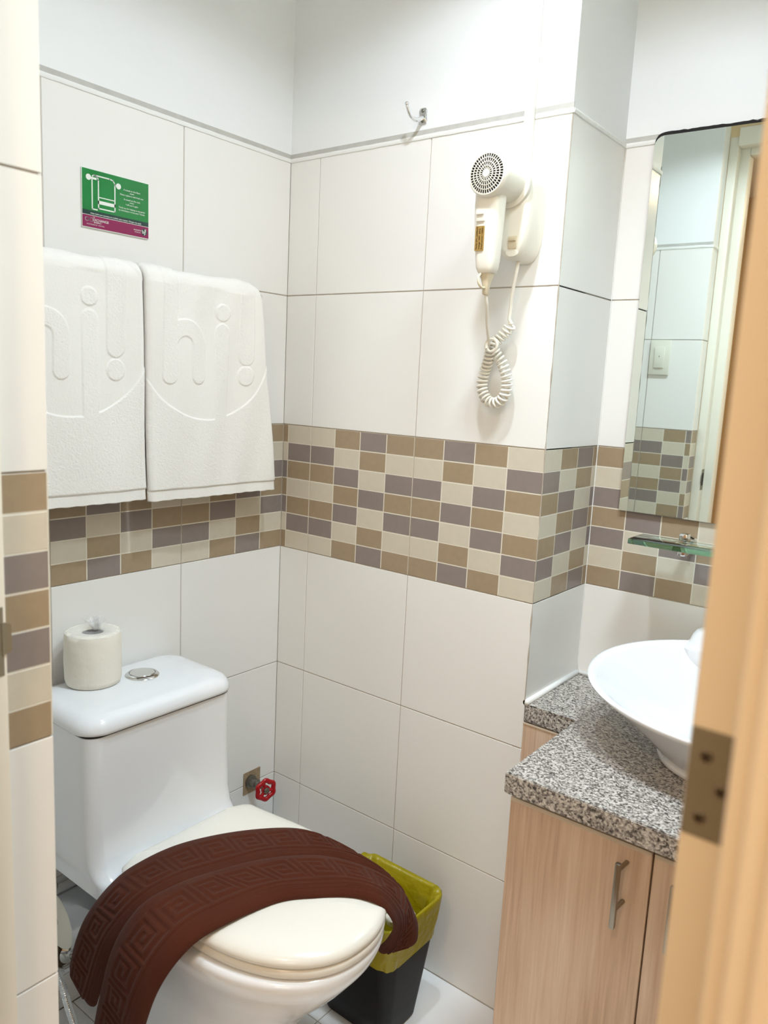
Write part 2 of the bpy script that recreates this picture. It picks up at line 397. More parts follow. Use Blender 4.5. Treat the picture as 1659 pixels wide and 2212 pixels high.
# hinge side (right)
box(bm, 1.3045, 1.34, -1.06, -1.004, 0, 2.15, bev=.003); box(bm, 1.3155, 1.36, -1.082, -1.055, 0, 2.2, bev=.003); box(bm, 1.326, 1.42, -1.094, -1.08, 0, 2.2, bev=.003)
struct(obj('trim_6', bm, 'peach', smooth=True, auto=40))
bm = NB(); box(bm, .5996, .6008, -1.014, -.983, .9965, 1.069, bev=.0004, seg=1)
rings = []
for k in range(9):
    a = k/8; yy = -.985+.0085*a; xx = .6002-.001*a+.003*a*a
    rings.append([Vector((xx+d, yy, z)) for d, z in ((0, 1.019+.003*a*a), (.0016, 1.019+.003*a*a), (.0016, 1.053-.003*a*a), (0, 1.053-.003*a*a))])
ring_loft(bm, rings)
o = obj('strike_plate', bm, 'brass', FR, smooth=True, auto=40); o['label'] = 'metal strike plate with curved lip'
boxobj('latch_hole', (.6002, .6011, -1.008, -.990, 1.012, 1.056), 'dark', FR)
dr = struct(boxobj('door_1', (1.263, 1.3025, -.9585, -.30, .01, 2.10), 'peach', bev=.002))
bm = NB(); box(bm, 1.2640, 1.3022, -.9598, -.9583, 1.0895, 1.1475, bev=.0006, seg=1)
hg = obj('hinge_leaf', bm, 'brass', dr, smooth=True, auto=40); hg['label'] = 'dull metal hinge leaf on the door edge'
for (x, z) in ((1.2724, 1.1335), (1.2812, 1.1175), (1.2724, 1.1005)):
    bm = NB(); lathe(bm, [(.0005, .0009), (.0028, .0008), (.0034, 0)], (x, -.9598, z), (0, -1, 0), 20, cap0=True)
    box(bm, x-.0022, x+.0022, -.9610, -.9605, z-.0006, z+.0006, mi=1); box(bm, x-.0006, x+.0006, -.9610, -.9605, z-.0022, z+.0022, mi=1)
    obj('screw', bm, ['steel', 'black'], hg)
bm = NB(); lathe(bm, [(.0045, 0), (.0045, .058)], (1.3068, -.9535, 1.0895), (0, 0, 1), 16); obj('hinge_knuckle', bm, 'brass', dr, smooth=True, auto=40)

# ---------------------------------------------------------------- countertop and cabinet
bm = NB()
P = [(XP+.001, YD-.001), (XP+.001, .0005), (.8065, .0005), (.8065, -.274), (1.399, -.274), (1.399, YD-.001)]
P2 = [Vector((x, y, .695)) for x, y in P]
vt = [bm.verts.new(p) for p in P2]; vb = [bm.verts.new(p-Vector((0, 0, .036))) for p in P2]
bm.faces.new(vt); bm.faces.new(vb[::-1])
for i in range(6): bm.faces.new((vt[i], vb[i], vb[(i+1) % 6], vt[(i+1) % 6]))
bmesh.ops.bevel(bm, geom=[e for e in bm.edges], offset=.0015, segments=2, affect='EDGES')
ct = tag(obj('countertop', bm, 'granite', smooth=True, auto=40), 'speckled grey granite worktop under the white basin, stepped around the tiled pier', 'countertop')
cb = thing('vanity_cabinet', 'pale oak laminate cabinet under the granite worktop, with bar handled doors', 'cabinet', (1.1, 0, 0))
bm = NB(); box(bm, .812, 1.39, -.230, YD-.01, .02, .655)
obj('carcass', bm, 'wood', cb)
boxobj('filler_panel', (XP-.012, .812, .002, .018, .02, .654), 'wood', cb)
boxobj('filler_edge', (XP-.008, .812, .0005, .003, .6535, .657), 'edge', cb)
for i, (xa, xb, hx) in enumerate(((.8075, 1.0455, 1.0065), (1.0485, 1.287, 1.088))):
    d = boxobj('door', (xa, xb, -.250, -.2315, .03, .643), 'wood', cb, bev=.0012, seg=1)
    boxobj('top_edge_strip', (xa+.001, xb-.001, -.2507, -.232, .6370, .6436), 'edge', d)
    bm = NB(); box(bm, hx-.0042, hx+.0042, -.283, -.2745, .517, .624, bev=.0016)
    tube(bm, [(hx+.001, -.277, .613), (hx+.003, -.249, .613)], .0036, 10); tube(bm, [(hx+.001, -.277, .548), (hx+.003, -.249, .548)], .0036, 10)
    h = obj('handle', bm, 'steel', d, smooth=True, auto=40)
boxobj('end_panel', (1.2895, 1.39, -.250, -.2315, .03, .643), 'wood', cb)

# ---------------------------------------------------------------- basin
bs = thing('wash_basin', 'white porcelain vessel basin standing on the granite worktop', 'basin', (1.11, -.02, .695))
def basin_ring(s, dz, n=96):
    out = []
    for k in range(n):
        a = 2*PI*k/n; c, t = math.cos(a), math.sin(a); e = 2/2.35
        sx, sy = .13+(s-.49)/.51*(.265-.13), .125+(s-.49)/.51*(.21-.125)
        if s < .49: sx, sy = .13*s/.49, .125*s/.49
        x = 1.088+sx*c; y = .02+sy*t
        zr = .820+.10*(y)
        out.append(Vector((x, y, .697+(zr-.697)*dz)))
    return out
bm = NB()
outer = [(.485, -.01), (.49, .0), (.49, .045), (.475, .055), (.49, .12), (.60, .33), (.74, .56), (.87, .77), (.96, .91), (.99, .96), (1.0, 1.0), (.99, 1.025), (.965, 1.03), (.93, .98), (.87, .88), (.76, .70), (.60, .46), (.42, .28), (.20, .19), (.03, .17)]
ring_loft(bm, [basin_ring(s, d) for s, d in outer])
body = obj('bowl', bm, 'porcelain', bs, smooth=True, auto=60)
bm = NB()   # tap ledge at the rear, with a raised lip
ring_loft(bm, [rrect(.930+g, 1.246-g, .160+g*.9, .236, z, r) for z, g, r in ((.80, .006, .03), (.832, .0, .034), (.838, .004, .034), (.846, .010, .034), (.858, .014, .032), (.866, .020, .03), (.869, .026, .026), (.870, .034, .02))])
bmesh.ops.smooth_vert(bm, verts=bm.verts, factor=.1)
obj('tap_ledge', bm, 'porcelain', bs, smooth=True, auto=50)
bm = NB(); lathe(bm, [(.022, 0), (.022, .003), (.016, .004), (.001, .0035)], (1.088, .02, .7195), (0, 0, 1), 32)
obj('drain', bm, 'chrome', bs, smooth=True, auto=40)
# ---------------------------------------------------------------- mirror
mr = thing('wall_mirror', 'large frameless mirror on the wall above the glass shelf', 'mirror', (.76, .229, 1.44))
bm = NB()
def mpoly(y, zs): pass
W_, zb, zt, r_ = .46, 1.072, 1.806, .018
out = [(0, zb), (W_, zb-.002), (W_, zt-.004)]+[(r_-r_*math.sin(a), zt-r_+r_*math.cos(a)) for a in (0, PI/8, PI/4, 3*PI/8, PI/2)]
rings = [[Vector((.7575+x, .2335+.0119*x+t, z)) for x, z in out] for t in (0, .0025)]
ring_loft(bm, rings, True, True)
mg = obj('mirror_glass', bm, ['mirror', 'dark'], mr)
for p in mg.data.polygons:
    if len(p.vertices) == 4: p.material_index = 1
bm = NB(); rings = [[Vector((.7575+x*.999-.0004, .2335+.0119*x+t, z+.0022*noise.noise(Vector((x*150, z*9, 0)))+(.0068 if z > 1.7 else 0))) for x, z in
   [(0, zb), (W_, zb-.002)]+[(W_*(1-k/60), zt-.004+.004*k/60) for k in range(58)]+[(r_-r_*math.sin(a), zt-r_+r_*math.cos(a)) for a in (0, PI/8, PI/4, 3*PI/8, PI/2)]] for t in (.0024, .0036)]
ring_loft(bm, rings); obj('backing', bm, 'dark', mr)

# ---------------------------------------------------------------- glass shelf
gs = thing('glass_shelf', 'green edged clear glass shelf on the mosaic band below the mirror', 'shelf', (1.05, .16, 1.03))
boxobj('glass_plate', (.8255, 1.33, .118, .197, 1.0265, 1.0365), 'glass', gs, bev=.0008)
for x in (.909, 1.25):
    bm = NB()
    lathe(bm, [(.012, 0), (.012, .012), (.0095, .016), (.0095, .05)], (x, YD-.0005, 1.028), (0, -1, 0), 8)
    box(bm, x-.0085, x+.0085, .182, .205, 1.0372, 1.050, bev=.003); box(bm, x-.0085, x+.0085, .182, .213, 1.006, 1.0258, bev=.003)
    obj('bracket', bm, 'chrome', gs, smooth=True, auto=30)

# ---------------------------------------------------------------- trunking, hook
bm = NB(); box(bm, .604, .6215, -.0125, -.0003, 1.66, CEIL-.001, bev=.0015)
box(bm, .6065, .619, -.0134, -.012, 1.66, CEIL-.001, bev=.0004, seg=1)
tag(obj('cable_trunking', bm, 'trunk', smooth=True, auto=40), 'narrow white cable trunking running up the wall above the hair dryer', 'cable trunking')
hk = thing('wall_hook', 'small chrome coat hook on the painted wall above the tiles', 'hook', (.37, 0, 1.837))
bm = NB()
ring_loft(bm, [[Vector((x, -y, z)) for x, z in ((.362, 1.824), (.378, 1.824), (.3795, 1.83), (.3765, 1.838), (.3795, 1.848), (.376, 1.853), (.364, 1.853), (.3605, 1.848), (.3635, 1.838), (.3605, 1.83))] for y in (.0005, .0045)])
bmesh.ops.bevel(bm, geom=bm.edges[:], offset=.0007, segments=2, affect='EDGES')
obj('base_plate', bm, 'chrome', hk, smooth=True, auto=40)
bm = NB()
pts = catmull([(.370, -.004, 1.835), (.369, -.014, 1.829), (.368, -.028, 1.8255), (.367, -.042, 1.830), (.366, -.050, 1.842), (.366, -.052, 1.848)], 28)
tube(bm, pts, [.0052-.0022*min(1, i/16) for i in range(29)], 12)
bmesh.ops.create_uvsphere(bm, u_segments=14, v_segments=10, radius=.0042, matrix=Matrix.Translation(pts[-1]))
obj('prong', bm, 'chrome', hk, smooth=True)
for z in (1.8475, 1.8285):
    bm = NB(); lathe(bm, [(.0036, 0), (.003, .0014), (.0005, .0018)], (.370, -.0045, z), (0, -1, 0), 14)
    obj('screw', bm, 'iron', hk, smooth=True)

# ---------------------------------------------------------------- hair dryer and holder
dh = thing('dryer_holder', 'ivory plastic wall holder on the tiles, gripping the nozzle of the hair dryer', 'hair dryer holder', (.62, 0, 1.6))
def holder_ring(y, g, n=64):
    out = []
    for k in range(n):
        a = 2*PI*k/n; c, s = math.cos(a), math.sin(a)
        if s >= 0: x, z = .618+(.039-g)*c, 1.667+(.039-g)*s
        else:
            e = 2/3.2; x = .622+(.0355-g)*math.copysign(abs(c)**e, c); z = 1.667-(.127-g)*abs(s)**e
            x = x if abs(z-1.667) > .02 else x*abs(z-1.667)/.02+(.618+(.039-g)*c)*(1-abs(z-1.667)/.02)
        out.append(Vector((x, y, z)))
    return out
bm = NB()
ring_loft(bm, [holder_ring(y, g) for y, g in ((-.0005, 0), (-.030, 0), (-.048, .001), (-.058, .004), (-.063, .009), (-.0645, .015))])
obj('housing', bm, 'abs', dh, smooth=True, auto=50)
bm = NB(); lathe(bm, [(.0385, 0), (.0405, .004), (.0405, .012), (.037, .014)], (.6175, -.058, 1.668), (0, -1, 0), 48, True, True)
obj('collar', bm, 'abs', dh, smooth=True, auto=40)
bm = NB(); box(bm, .6205, .6375, -.0660, -.0635, 1.558, 1.580, bev=.001); box(bm, .6215, .6365, -.0685, -.0655, 1.571, 1.578, bev=.0015)
o = obj('switch', bm, 'abs_dark', dh, smooth=True, auto=40)
bm = NB(); lathe(bm, [(.013, 0), (.013, .0012), (.012, .0018)], (.6285, -.0625, 1.551), (0, -1, 0), 32, sx=.999)
for v in bm.verts: v.co.z = 1.551+(v.co.z-1.551)*.5
obj('badge', bm, 'abs', dh, smooth=True, auto=40)

hd = thing('hair_dryer', 'ivory hair dryer hanging in the wall holder with its coiled cord looped below', 'hair dryer', (.617, -.11, 1.6))
BX, BZ = .617, 1.669
bm = NB(); lathe(bm, [(.0335, 0), (.0352, .02), (.0365, .05), (.0375, .066), (.0372, .073), (.035, .0765), (.0325, .0765)], (BX, -.070, BZ), (0, -1, 0), 56, True, False)
lathe(bm, [(.0325, .0765), (.0325, .070), (.001, .070)], (BX, -.070, BZ), (0, -1, 0), 56, False, True, mi=1)
obj('barrel', bm, ['abs', 'black'], hd, smooth=True, auto=40)
bm = NB()
def gring(r0, r1, y0=-.1452, y1=-.1475):
    n = 64; rings = []
    for r, y in ((r0, y0), (r0, y1), (r1, y1), (r1, y0), (r0, y0)):
        rings.append([Vector((BX+r*math.cos(2*PI*k/n), y-.003*(1-(r/.034)**2), BZ+r*math.sin(2*PI*k/n))) for k in range(n)])
    ring_loft(bm, rings, False, False)
for r0, r1 in ((.0001, .0062), (.0119, .0129), (.0185, .0195), (.0253, .0263), (.0322, .0345)): gring(r0, r1)
for a0, a1, n in ((.006, .012, 18), (.0128, .0186, 26), (.0194, .0254, 34), (.0262, .0325, 42)):
    for k in range(n):
        a = 2*PI*k/n; d = Vector((math.cos(a), 0, math.sin(a))); p = Vector((-d.z, 0, d.x)); w = .00050
        q = []
        for r in (a0, a1):
            for s in (-w, w):
                for y in (-.1455, -.1472): q.append(Vector((BX, y-.003*(1-(r/.034)**2), BZ))+d*r+p*s)
        v = [bm.verts.new(c) for c in q]
        for f in ((0, 1, 3, 2), (4, 6, 7, 5), (0, 4, 5, 1), (2, 3, 7, 6), (0, 2, 6, 4), (1, 5, 7, 3)): bm.faces.new([v[i] for i in f])
obj('intake_grille', bm, 'abs', hd)
bm = NB()
def hring(z, w, d, cx, cy, n=32, e=2/3.4):
    return [Vector((cx+w*math.copysign(abs(math.cos(2*PI*k/n))**e, math.cos(2*PI*k/n)), cy+d*math.copysign(abs(math.sin(2*PI*k/n))**e, math.sin(2*PI*k/n)), z)) for k in range(n)]
ring_loft(bm, [hring(z, w, d, cx, -.116) for z, w, d, cx in ((1.655, .0262, .020, .6105), (1.625, .0252, .020, .6095), (1.60, .0245, .0195, .6095), (1.56, .0222, .0185, .6105), (1.53, .0195, .0175, .6115), (1.518, .018, .0165, .6115), (1.510, .0145, .014, .6115), (1.508, .012, .012, .6115))])
obj('handle', bm, 'abs', hd, smooth=True, auto=50)
bm = NB(); box(bm, .5955, .6125, -.1380, -.1345, 1.594, 1.613, bev=.001); box(bm, .5965, .6115, -.141, -.1375, 1.6045, 1.6105, bev=.0014)
obj('switch', bm, 'abs', hd, smooth=True, auto=40)
bm = NB(); ring_loft(bm, [hring(z, w, w*.9, .6118, -.116) for z, w in ((1.508, .0125), (1.498, .009), (1.488, .0062), (1.474, .0055), (1.472, .004))])
obj('cord_guard', bm, 'abs_dark', hd, smooth=True, auto=50)
bm = NB(); tube(bm, catmull([(.606, -.128, 1.507), (.606, -.1345, 1.500), (.6085, -.136, 1.490), (.611, -.130, 1.4835), (.612, -.122, 1.4835)], 20), .0022, 10)
obj('hanging_loop', bm, 'abs_dark', hd, smooth=True)
# gold label
LX0, LX1, LZ0, LZ1, LY = .5945, .6125, 1.545, 1.5865, -.1357
bm = NB()
n = 10; rings = []
ring_loft(bm, [rrect(LX0, LX1, LZ0, LZ1, 0, .002)]*1, False, False) if 0 else None
rr = rrect(LX0, LX1, LZ0, LZ1, 0, .0016, 4)
ring_loft(bm, [[Vector((p.x, LY+d, p.y)) for p in rr] for d in (.0012, 0)])
lb = obj('rating_label', bm, 'gold', hd); lb['label'] = 'gold rating label'
mes = []
for k, s in enumerate(('Model: EPC-2000RCM', 'Voltage: 220V  60Hz', 'Rated power: 1200W')):
    mes.append(text_mesh('t', s, .0042, 'ink', lb, (LX0+.0052+k*.0052, LY-.0002, LZ0+.0022), (0, 0, 1), (-1, 0, 0)))
join_meshes('lettering', mes, 'ink', lb)
# cord
def cord_pts():
    c = catmull([(.6115, -.115, 1.475), (.611, -.108, 1.455), (.600, -.085, 1.425), (.592, -.062, 1.398), (.586, -.048, 1.388)], 24)
    return c
bm = NB(); tube(bm, cord_pts(), .0029, 10)
tube(bm, catmull([(.6275, -.035, 1.541), (.6255, -.036, 1.52), (.6185, -.034, 1.48), (.6165, -.032, 1.45), (.6160, -.032, 1.437), (.6215, -.030, 1.428)], 20), .0032, 10)
# coiled part
axis = catmull([(.6195, -.030, 1.430), (.612, -.030, 1.418), (.598, -.034, 1.402), (.589, -.040, 1.390), (.592, -.034, 1.376), (.606, -.028, 1.355), (.6165, -.026, 1.325), (.613, -.026, 1.296), (.596, -.026, 1.282), (.576, -.026, 1.287),
                (.563, -.026, 1.310), (.566, -.026, 1.338), (.578, -.034, 1.362), (.587, -.044, 1.384), (.586, -.048, 1.388)], 1400)
L = [0]
for a, b in zip(axis[:-1], axis[1:]): L.append(L[-1]+(b-a).length)
turns = 37; pts = []
t = (axis[1]-axis[0]).normalized(); nrm = Vector((0, -1, 0)); nrm = (nrm-t*nrm.dot(t)).normalized()
for i, p in enumerate(axis):
    t = (axis[min(i+1, len(axis)-1)]-axis[max(i-1, 0)]).normalized(); nrm = (nrm-t*nrm.dot(t)).normalized(); b = t.cross(nrm)
    ph = 2*PI*turns*(L[i]/L[-1]); R = .0088*min(1, i/30, (len(axis)-1-i)/30)
    pts.append(p+R*(math.cos(ph)*nrm+math.sin(ph)*b))
tube(bm, pts, .0024, 8)
obj('coiled_cord', bm, 'abs', hd, smooth=True)
# knot loop
bm = NB(); ring = []
for k in range(60):
    a = 2*PI*1.6*k/59; ring.append(Vector((.5985+.0115*math.cos(a), -.058-.004*k/59, 1.388+.0115*math.sin(a))))
tube(bm, ring, .0027, 8); obj('cord_knot', bm, 'abs', hd, smooth=True)

# ---------------------------------------------------------------- notice sign
sg = thing('notice_sign', 'green and magenta notice about towels, mounted on the left wall above the towels', 'sign', (0, -.4567, 1.614))
SY0, SY1, SZ0, SZ1 = -.5277, -.3857, 1.563, 1.666
boxobj('acrylic_panel', (.0006, .0030, SY0, SY1, SZ0, SZ1), 'print', sg, bev=.0006)
def sgn(name, y0, y1, z0, z1, m, h=.0033): return boxobj(name, (.0028, h, y0, y1, z0, z1), m, sg)
sgn('green_field', SY0+.0008, SY1-.0008, SZ0+.031, SZ1-.0008, 'green')
sgn('dark_band', SY0+.0008, SY1-.0008, SZ0+.0232, SZ0+.031, 'darkgreen')
sgn('magenta_band', SY0+.0008, SY1-.0008, SZ0+.0015, SZ0+.0222, 'magenta')
X = .0034
def spt(u, v): return (X, SY0+u*(SY1-SY0), SZ0+v*(SZ1-SZ0))
bm = NB()
def stroke(ptsuv, w=.0011):
    P = [Vector(spt(*p)) for p in ptsuv]
    for a, b in zip(P[:-1], P[1:]):
        d = (b-a); l = d.length
        if l < 1e-6: continue
        d /= l; n = Vector((1, 0, 0)).cross(d)
        a2 = a-d*w*.8; b2 = b+d*w*.8
        v = [bm.verts.new(q+Vector((e, 0, 0))) for e in (0, .0003) for q in (a2-n*w, a2+n*w, b2+n*w, b2-n*w)]
        for f in ((0, 1, 2, 3), (4, 5, 6, 7), (0, 1, 5, 4), (1, 2, 6, 5), (2, 3, 7, 6), (3, 0, 4, 7)): bm.faces.new([v[i] for i in f])
def disc(u, v, r):
    c = Vector(spt(u, v)); lathe(bm, [(r, 0), (r, .0004)], c, (1, 0, 0), 24)
disc(.095, .855, .0052); stroke([(.10, .85), (.20, .85)], .0018)
stroke([(.145, .83), (.145, .33), (.215, .33)])
stroke([(.15, .885), (.17, .905), (.40, .905), (.45, .89), (.475, .84), (.475, .36), (.235, .36), (.235, .84), (.22, .885), (.19, .905)])
disc(.53, .82, .0052); stroke([(.48, .82), (.53, .82)], .0014)
stroke([(.245, .55), (.465, .55)], .0008); stroke([(.245, .465), (.465, .465)], .0030)
obj('towel_icon', bm, 'print', sg)
mes = []; R_, U_ = (0, 1, 0), (0, 0, 1)
for s, sz, u, v in (('A towel on the floor', .0044, .735, .775), ('means:', .0034, .735, .735), ('Please replace it with fresh one.', .0040, .735, .685),
                    ('A towel on the rack', .0044, .735, .61), ('means:', .0034, .735, .572), ('I will use it again.', .0040, .735, .525),
                    ('Thank you for helping us stay green', .0040, .735, .455), ('by choosing to re-use your Towels.', .0040, .735, .41),
                    ('Other bathroom amenities are available upon request. Charges may apply.', .0036, .5, .243)):
    mes.append(text_mesh('t', s, sz, 'print', sg, spt(u, v), R_, U_, 'CENTER', .0004))
join_meshes('lettering', mes, 'print', sg)
mes = [text_mesh('t', 'THE', .0024, 'print', sg, spt(.15, .185), R_, U_, 'LEFT', .0004), text_mesh('t', 'EXCHANGE', .0062, 'print', sg, spt(.15, .13), R_, U_, 'LEFT', .0004),
       text_mesh('t', 'REGENCY', .0036, 'print', sg, spt(.165, .095), R_, U_, 'LEFT', .0004), text_mesh('t', 'RESIDENCE HOTEL', .0030, 'print', sg, spt(.065, .055), R_, U_, 'LEFT', .0004, 1.5)]
join_meshes('hotel_lettering', mes, 'print', sg)
mes = [text_mesh('t', 'MANAGED BY', .0030, 'print', sg, spt(.76, .12), R_, U_, 'LEFT', .0004), text_mesh('t', 'HOTELS INC', .0024, 'print', sg, spt(.775, .085), R_, U_, 'LEFT', .0004)]
join_meshes('manager_lettering', mes, 'print', sg)
bm = NB()
stroke([(.10+.055*math.cos(a)/(1+math.sin(a)**2), .145+.09*math.sin(a)*math.cos(a)/(1+math.sin(a)**2)) for a in [2*PI*k/40 for k in range(41)]], .0005)
obj('infinity_emblem', bm, 'print', sg)
bm = NB(); disc(.925, .115, .0062); obj('round_emblem', bm, 'darkgreen', sg)
bm = NB(); X = .0037
stroke([(.897, .145), (.897, .09)], .0006); stroke([(.897, .12), (.905, .128), (.912, .12), (.912, .09)], .0005); stroke([(.928, .13), (.928, .065)], .0006); stroke([(.928, .15), (.928, .152)], .0006)
stroke([(.944, .165), (.944, .115)], .0007); stroke([(.944, .09), (.944, .088)], .0007)
obj('emblem_letters', bm, 'print', sg)

# ---------------------------------------------------------------- towel rail and white towels
tr = thing('towel_rail', 'chrome towel rail on the left wall, under the two white towels', 'towel rail', (.045, -.4, 1.47))
bm = NB(); tube(bm, [(.045, -.78, 1.480), (.045, -.128, 1.480)], .007, 14); obj('rail', bm, 'chrome', tr, smooth=True, auto=50)
for y in (-.765, -.135):
    bm = NB(); lathe(bm, [(.016, 0), (.016, .006), (.008, .009), (.008, .045)], (.0005, y, 1.480), (1, 0, 0), 20); obj('bracket', bm, 'chrome', tr, smooth=True, auto=40)
def white_towel(name, label, yL, yR, ic, offs, cc, R, zb, seed):
    """yL, yR: functions of height for the side edges; ic: letter centre; offs: stroke offsets"""
    ztop = 1.508; xc, rr = .047, .031; th = .012
    path = []
    zb2 = zb+.02
    for k in range(50): path.append((.016, zb2+(ztop-rr-zb2)*k/49, 'b'))
    for k in range(1, 24): a = PI-PI*k/24; path.append((xc+rr*math.cos(a), ztop-rr+rr*math.sin(a), 't'))
    NF = 330
    for k in range(NF+1):
        s = k/NF; path.append((.078-.004*s, ztop-rr-(ztop-rr-zb)*s, 'f'))
    nu = 240; nv = len(path)
    V = np.zeros((nv, nu, 3)); VI = np.zeros((nv, nu, 3))
    y01 = np.linspace(0, 1, nu)
    h, lg, ex = offs
    rng = np.random.RandomState(seed)
    for j, (x, z, k) in enumerate(path):
        ya, yb = yL(z), yR(z); y = ya+(yb-ya)*y01
        # surface normal in the x,z plane
        p0 = path[max(j-1, 0)]; p1 = path[min(j+1, nv-1)]; tx, tz = p1[0]-p0[0], p1[1]-p0[1]; l = math.hypot(tx, tz) or 1
        nx, nz = -tz/l, tx/l
        if k == 'b': nx, nz = -1, 0
        if k == 'f': nx, nz = 1, 0
        # relief
        zz = z
        if k == 't': zz = ztop-rr+ (PI/2*rr*0) + (z-(ztop-rr))*1.3
        rel = np.zeros(nu)
        if k in 'tf' and (k == 'f' or x > xc-.02):
            e = .0016
            d = np.hypot(y-(ic+cc[0]), zz-cc[1])
            outc = sm(R-e, R+e, d)
            def cap(cx, z0, z1, hw):
                dz = np.clip(zz, z0, z1)-zz
                return 1-sm(hw-e, hw+e, np.hypot(y-cx, dz))
            S = offs_s
            hw = .0165*S
            L = cap(ic+h, 1.2870+hw, 1.7, hw)
            L = np.maximum(L, cap(ic+lg, 1.2885+hw, 1.362, hw))
            # arch between stem and leg
            mx = ic+(h+lg)/2; ra = abs(lg-h)/2
            if zz > 1.362:
                dd = np.hypot(y-mx, zz-1.362)
                L = np.maximum(L, (1-sm(hw-e, hw+e, np.abs(dd-ra)))*(y > mx-ra))
            L = np.maximum(L, cap(ic, 1.1, 1.4125-hw, hw)); L = np.maximum(L, cap(ic, 1.4345, 1.4345, hw*1.03))
            hx = .0205*S
            L = np.maximum(L, cap(ic+ex, 1.3312+hx, 1.8, hx)); L = np.maximum(L, cap(ic+ex, 1.3093, 1.3093, hx*1.0))
            rel = np.maximum(outc, L*(1-outc))
            rel = np.maximum(rel, L)
            if z < zb+.021: rel = rel*0-.6
            groove = np.exp(-((z-(zb+.0215))/.0012)**2)
            rel = rel-.9*groove
        wav = .0022*np.sin(y*31+z*9+seed)+.0016*np.sin(y*67-z*14)
        edge = np.minimum(y01, 1-y01)*(yb-ya)
        rnd = -.010*(1-np.sqrt(np.clip(1-(1-np.clip(edge/.012, 0, 1))**2, 0, 1)))
        pile = rng.normal(0, .00022, nu)*(1 if (rel.mean() > .02 or True) else 0)*(.35+.65*np.clip(rel, 0, 1))
        off = .0019*rel+pile+(wav if k == 'f' else wav*.5)+rnd
        V[j, :, 0] = x+nx*off; V[j, :, 1] = y; V[j, :, 2] = z+nz*off
        if k == 'f' and j == nv-1: V[j, :, 2] += .0006*np.sin(y*200)
        VI[j, :, 0] = x-nx*th; VI[j, :, 1] = y; VI[j, :, 2] = z-nz*th
    verts = np.concatenate([V.reshape(-1, 3), VI.reshape(-1, 3)]); n1 = nv*nu
    faces = []
    idx = np.arange(nv*nu).reshape(nv, nu)
    q = np.stack([idx[:-1, :-1], idx[:-1, 1:], idx[1:, 1:], idx[1:, :-1]], -1).reshape(-1, 4)
    faces = np.concatenate([q, q[:, ::-1]+n1])
    rim = []
    for a, b in zip(idx[0, :-1], idx[0, 1:]): rim.append((b, a, a+n1, b+n1))
    for a, b in zip(idx[-1, :-1], idx[-1, 1:]): rim.append((a, b, b+n1, a+n1))
    for a, b in zip(idx[:-1, 0], idx[1:, 0]): rim.append((a, b, b+n1, a+n1))
    for a, b in zip(idx[:-1, -1], idx[1:, -1]): rim.append((b, a, a+n1, b+n1))
    fl = faces.tolist()+rim
    o = obj(name, (verts.tolist(), [], fl), 'white_terry', smooth=True)
    return tag(o, label, 'towel', 'white bath towels on the rail')
def lerpf(*kv):
    zs = [k for k, v in kv]; vs = [v for k, v in kv]
    return lambda z: float(np.interp(z, zs, vs))
offs_s = 1.0
white_towel('bath_towel', 'white towel with embossed letters, hanging nearer the corner of the room', lerpf((1.05, -.430), (1.2, -.436), (1.5, -.4455)),
            lerpf((1.05, -.0905), (1.3, -.124), (1.47, -.146), (1.493, -.155), (1.504, -.168), (1.509, -.19)), -.2595, (-.130, -.0595, .065), (-.035, 1.389), .172, 1.0565, 1)
offs_s = .95
white_towel('bath_towel', 'white towel with embossed letters, hanging under the green sign, cut off by the wall', lerpf((1.05, -.760), (1.5, -.745)),
            lerpf((1.05, -.4345), (1.2, -.4405), (1.5, -.4495)), -.5605, (-.118, -.0555, .053), (-.034, 1.391), .167, 1.0625, 2)

# ---------------------------------------------------------------- toilet
tl = thing('toilet', 'white one piece toilet with cream lid against the left wall', 'toilet', (.35, -.475, 0))
def toilet_ring(z, xb, hwb, xf, hw, cy, fl=.25, n=120):
    """outline: straight sides from the rear (x = xb) then a rounded front reaching x = xf"""
    out = []; xm = xf-fl
    m = n//2
    for k in range(m+1):
        a = -PI/2+PI*k/m; e = 2/2.25; c, s = math.cos(a), math.sin(a)
        out.append(Vector((xm+fl*abs(c)**e, cy+hw*math.copysign(abs(s)**e, s), z)))
    q = 16
    for k in range(1, q+1):
        t = k/q; out.append(Vector((xm+(xb-xm)*t, cy+hw+(hwb-hw)*sm(0, 1, t), z)))
    for k in range(1, 12): out.append(Vector((xb, cy+hwb-2*hwb*k/12, z)))
    for k in range(q):
        t = 1-k/q; out.append(Vector((xm+(xb-xm)*t, cy-hw-(hwb-hw)*sm(0, 1, t), z)))
    return out
CY = -.476
bm = NB()
sec = [(0, .10, .095, .53, .105), (.02, .10, .093, .525, .102), (.10, .10, .088, .515, .098), (.19, .115, .088, .535, .102), (.25, .125, .092, .575, .118), (.30, .125, .10, .622, .137),
       (.335, .10, .112, .652, .152), (.362, .03, .150, .672, .163), (.376, .012, .166, .681, .1685), (.392, .008, .170, .687, .172), (.402, .008, .170, .689, .173), (.4085, .010, .168, .686, .170), (.411, .014, .164, .680, .165)]
ring_loft(bm, [toilet_ring(z, xb, hb, xf, hw, CY-.012*(1 if z > .37 else .5)*0) for z, xb, hb, xf, hw in sec])
obj('bowl', bm, 'porcelain', tl, smooth=True, auto=65)
bm = NB()
ts = [(.385, .008, .250, -.650, -.318, .030), (.408, .008, .262, -.650, -.318, .04), (.416, .008, .242, -.652, -.321, .035), (.428, .008, .228, -.654, -.324, .03), (.445, .008, .220, -.655, -.327, .028), (.48, .008, .216, -.656, -.330, .027),
      (.58, .008, .214, -.657, -.332, .027), (.680, .008, .214, -.657, -.333, .027)]
ring_loft(bm, [rrect(x0, x1, y0, y1, z, r) for z, x0, x1, y0, y1, r in ts])
